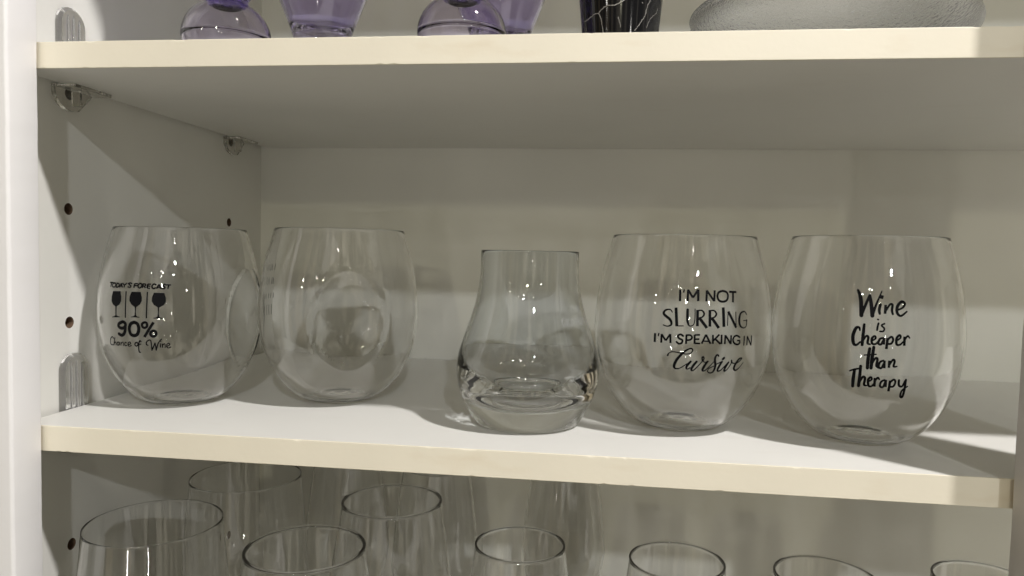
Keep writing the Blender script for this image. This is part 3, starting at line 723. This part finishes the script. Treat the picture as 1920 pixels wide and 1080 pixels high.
def wine_glass_mesh(rim_r, height, wall, belly, belly_drop, stem_h=78.0, segs=96, bead=0.0):
    bowl_b = stem_h
    zb = height - belly_drop
    out = [(0, 1.0), (22, 0.4), (34.0, 0.0), (35.0, 0.8), (30, 2.2), (18, 4.0), (8, 8.0), (4.6, 18), (4.0, 40), (4.2, 60), (5.6, bowl_b - 8), (12, bowl_b + 1),
           (belly * 0.62, bowl_b + 10), (belly * 0.88, bowl_b + 24), (belly, zb - 2), (belly * 0.985, zb + 8),
           (rim_r + (belly - rim_r) * 0.52, height - belly_drop * 0.45), (rim_r + (belly - rim_r) * 0.17, height - belly_drop * 0.16), (rim_r, height)]
    c = catmull(out, 5)
    c[0] = (0.0, 1.0)
    start = next(i for i, (r, z) in enumerate(c) if z > bowl_b + 6 and r > 10)
    inner = []
    for i in range(len(c) - 2, start, -1):
        r, z = c[i]
        tx, tz = c[i + 1][0] - c[i - 1][0], c[i + 1][1] - c[i - 1][1]
        q = math.hypot(tx, tz)
        inner.append((r - tz / q * wall, z + tx / q * wall))
    inner = [p for p in inner if p[0] > 8]
    prof = c[:-1] + rim_round(rim_r, rim_r - wall, height, 5) + inner + [(4, inner[-1][1] - 1.6), (0, inner[-1][1] - 2.0)]
    return lathe(prof, segs)


def bead_mesh(rim_r, wall, z, w, segs=96):
    pts = [(rim_r - wall / 2 + w * math.cos(2 * math.pi * k / 10), z + w * math.sin(2 * math.pi * k / 10)) for k in range(10)]
    pts.append(pts[0])
    return lathe(pts, segs)


WINE = [('thin', 62, 52, -78, 44.5, 'large thin rimmed wine glass nearest the left wall on the lowest shelf'),
        ('thin', 74, 160, -78, 44.5, 'large thin rimmed wine glass in the back left corner of the lowest shelf'),
        ('rolled', 176, 42, -85, 39, 'wine glass with rolled rim, the nearer of the two rolled rim glasses'),
        ('rolled', 206, 141, -85, 39, 'wine glass with rolled rim, the farther of the two rolled rim glasses'),
        ('small', 316, 72, -84, 30.5, 'small dark rimmed wine glass standing below the whisky glass'),
        ('small', 419.7, 63.0, -84, 30.5, 'small dark rimmed wine glass standing below the slurring tumbler'),
        ('small', 510.0, 55.7, -84, 30.5, 'small dark rimmed wine glass standing below the therapy tumbler'),
        ('small', 609.3, 65.4, -84, 30.5, 'small dark rimmed wine glass nearest the right stile on the lowest shelf'),
        ('small', 336, 284, -84, 30.5, 'wine glass farther back behind the dark rimmed one below the whisky glass'),
        ('small', 220, 236, -84, 30.5, 'wine glass at the back, just right behind the farther rolled rim glass'),
        ('small', 128, 255, -84, 30.5, 'wine glass at the back beside the farther thin rimmed glass')]
wine_protos = {}
for key, x, y, rim_z, rim_r, label in WINE:
    kind = key
    if kind not in wine_protos:
        wall, belly, drop, bead = {"thin": (0.42, rim_r * 1.16, 96, 0), "rolled": (1.2, rim_r * 1.30, 92, 1.15), "small": (1.0, rim_r * 1.32, 88, 0.78)}[kind]
        hh = rim_z - Z_LO
        wine_protos[kind] = link("wine_glass", *wine_glass_mesh(rim_r, hh, wall, belly, drop), M_WINE, None, smooth=True)
        caustic(wine_protos[kind])
        g = wine_protos[kind]
        if bead:
            caustic(link("rolled_rim", *bead_mesh(rim_r, wall, hh + bead * 0.6, bead), M_WINE, g, smooth=True))
    else:
        src = wine_protos[kind]
        g = src.copy()
        COL.objects.link(g)
        for ch in src.children:
            c2 = ch.copy()
            COL.objects.link(c2)
            c2.parent = g
    g.location = Vector((x, y, Z_LO + 0.05)) * S
    tag(g, label, "wine glass", "wine glasses on the shelf below")

# ------------------------------------------------------------------ things on the upper shelf
ZU = H + T + 0.05


def goblet(x, y, label, rot=0.0):
    g = thing("bubble_goblet", label, "goblet", (x, y, ZU), "purple bubble foot goblets")
    rb, rw = 29.0, 12.6
    zc = 18.5
    foot = [(0, 0.8), (14, 0.2), (19, 0.0), (22, 1.2)]
    for i in range(1, 20):
        a = -0.62 + (1.12 + 0.62) * i / 19
        foot.append((rb * math.cos(a), zc + 26.0 * math.sin(a)))
    topz = foot[-1][1]
    inn = [(r - 1.5 if r > 2 else 0, z + (1.2 if z < zc else -1.2)) for r, z in foot[::-1]]
    bub = foot + [(4.0, topz + 0.3), (4.0, topz - 1.4)] + [p for p in inn if p[0] > 4.2] + [(0, 2.4)]
    caustic(link("bubble_foot", *lathe(bub, 96), M_LILAC, g, smooth=True))
    z0 = topz + 0.4
    o_ = [(0, z0), (10.5, z0), (13.4, z0 + 0.6), (14.0, z0 + 2.2), (16.5, z0 + 6), (21, z0 + 13), (26, z0 + 24), (29, z0 + 40), (30.5, z0 + 62), (30, z0 + 86)]
    c = catmull(o_, 4)
    c[0] = (0.0, z0)
    inner = [(max(0.5, r - 2.4), z + 1.0) for r, z in c[::-1] if z > z0 + 5]
    inner = [p for p in inner if p[0] > 5][1:]
    prof = c[:-1] + rim_round(30, 27.6, z0 + 86, 4) + inner + [(0, inner[-1][1] - 0.8)]
    caustic(link("bowl", *lathe(prof, 96), M_PURPLE_DEEP, g, smooth=True))
    return g


goblet(109.5, 62, "purple bubble foot goblet standing nearest the cabinet's left wall")
goblet(271.5, 62, "purple bubble foot goblet standing near the middle of the upper shelf")


def tapered(x, y, label):
    o_ = [(0, 0.8), (12, 0.0), (13.5, 1.0), (17.5, 20), (20.7, 34), (25.5, 47), (31.5, 62), (39, 84), (45, 104), (48, 118)]
    c = catmull(o_, 5)
    c[0] = (0.0, 0.8)
    inner = [(r - 2.2, z) for r, z in c[::-1] if z > 42][1:]
    prof = c[:-1] + rim_round(48, 45.8, 118, 4) + inner + [(17.5, 38.6), (12, 36.8), (6, 36.1), (0, 36)]
    o = link("tapered_glass", *lathe(prof, 96), M_PURPLE, None, smooth=True, at=(x, y, ZU))
    tag(caustic(o), label, "glass", "tapered purple glasses")
    return o


tapered(154, 118, "tapered pale purple glass between the two bubble foot goblets")
tapered(285.5, 138, "tapered pale purple glass behind the bubble foot goblet next to the black cup")

# black cup with pale veins
cup = thing("black_cup", "glossy black tapered cup with thin pale marble veins", "cup", (373.5, 60, ZU))


def cup_r(z):
    return 22.4 + z * 0.098


o_ = [(0, 1.0), (19, 0.6), (20.5, 0.0), (21.8, 0.6)] + [(cup_r(z), z) for z in (2, 10, 20, 30, 45, 60, 75, 90, 104)]
prof = o_ + rim_round(cup_r(105), cup_r(105) - 3, 105, 5) + [(cup_r(z) - 3, z) for z in (90, 60, 30, 10)] + [(17, 5.5), (0, 5)]
link("cup_body", *lathe(prof, 128), M_BLACK, cup, smooth=True)
VEINS = [(0.8, [(-63.7, 21.17), (-51.2, 21.82), (-40.7, 23.18), (-33.0, 23.18), (-27.6, 25.3), (-18.4, 26.61), (-8.6, 26.49), (0.7, 28.54), (6.2, 29.78), (15.3, 32.6), (18.7, 36.69)]), (0.9, [(-32.5, 23.04), (-29.5, 20.25), (-28.2, 17.33), (-26.7, 14.05), (-26.0, 11.35), (-25.0, 9.1)]), (0.6, [(-4.1, 19.93), (-2.4, 17.52), (0.1, 13.51)]), (0.7, [(20.2, 12.21), (26.8, 15.3), (30.7, 18.31), (35.2, 20.98), (37.2, 25.11), (38.9, 28.04), (42.6, 30.78), (43.3, 35.24)]), (0.45, [(41.1, 14.97), (44.6, 19.31), (51.2, 22.5), (59.1, 25.22), (61.3, 28.33)]), (0.5, [(-60.4, 17.44), (-59.3, 15.24)]), (0.8, [(28.8, 28.69), (30.7, 28.34)])]
vv, ff = [], []
rv = random.Random(5)
for w, pts in VEINS:
    P = catmull([(a, z) for a, z in pts], 7)
    P = [(a + rv.uniform(-0.55, 0.55), z + rv.uniform(-0.22, 0.22)) for a, z in P]
    base = len(vv)
    for i, (a, z) in enumerate(P):
        q, p = P[max(0, i - 1)], P[min(len(P) - 1, i + 1)]
        dx, dz = math.radians(p[0] - q[0]) * 25, p[1] - q[1]
        ln = math.hypot(dx, dz) or 1
        ww = w * (0.28 + 0.45 * rv.random()) / 2
        for sgn in (1, -1):
            s_, z_ = math.radians(a) * 25 - dz / ln * ww * sgn, z + dx / ln * ww * sgn
            r = cup_r(z_) + 0.06
            vv.append((r * math.sin(s_ / 25), -r * math.cos(s_ / 25), z_))
    for i in range(len(P) - 1):
        b = base + 2 * i
        ff.append((b, b + 1, b + 3, b + 2))
link("veins", vv, ff, M_VEIN, cup)

# shallow frosted dish
DX, DY, DR = (516.0, 125.0, 92.5)
o_ = [(0, 2.0), (30, 0.6), (38, 0.0), (42, 1.4), (62, 9), (80, 19.5), (93, 31), (DR - 2, 42), (DR, 46)]
c = catmull(o_, 5)
c[0] = (0, 2.0)
prof = c[:-1] + rim_round(DR, DR - 3.4, 46, 6) + [(r - 2.6, z + 2.6) for r, z in c[::-1][2:] if r > 44] + [(38, 4.6), (0, 5)]
dish = link("shallow_dish", *lathe(prof, 128), M_FROST, None, smooth=True, at=(DX, DY, ZU))
for o in COL.objects:
    if o.name.split('.')[0] in ("board", "edge_band", "side_panel", "back_panel", "bottom_panel", "frame_stile"):
        receive(o)
tag(dish, "wide shallow frosted glass dish on the upper shelf, right of the black cup", "dish")
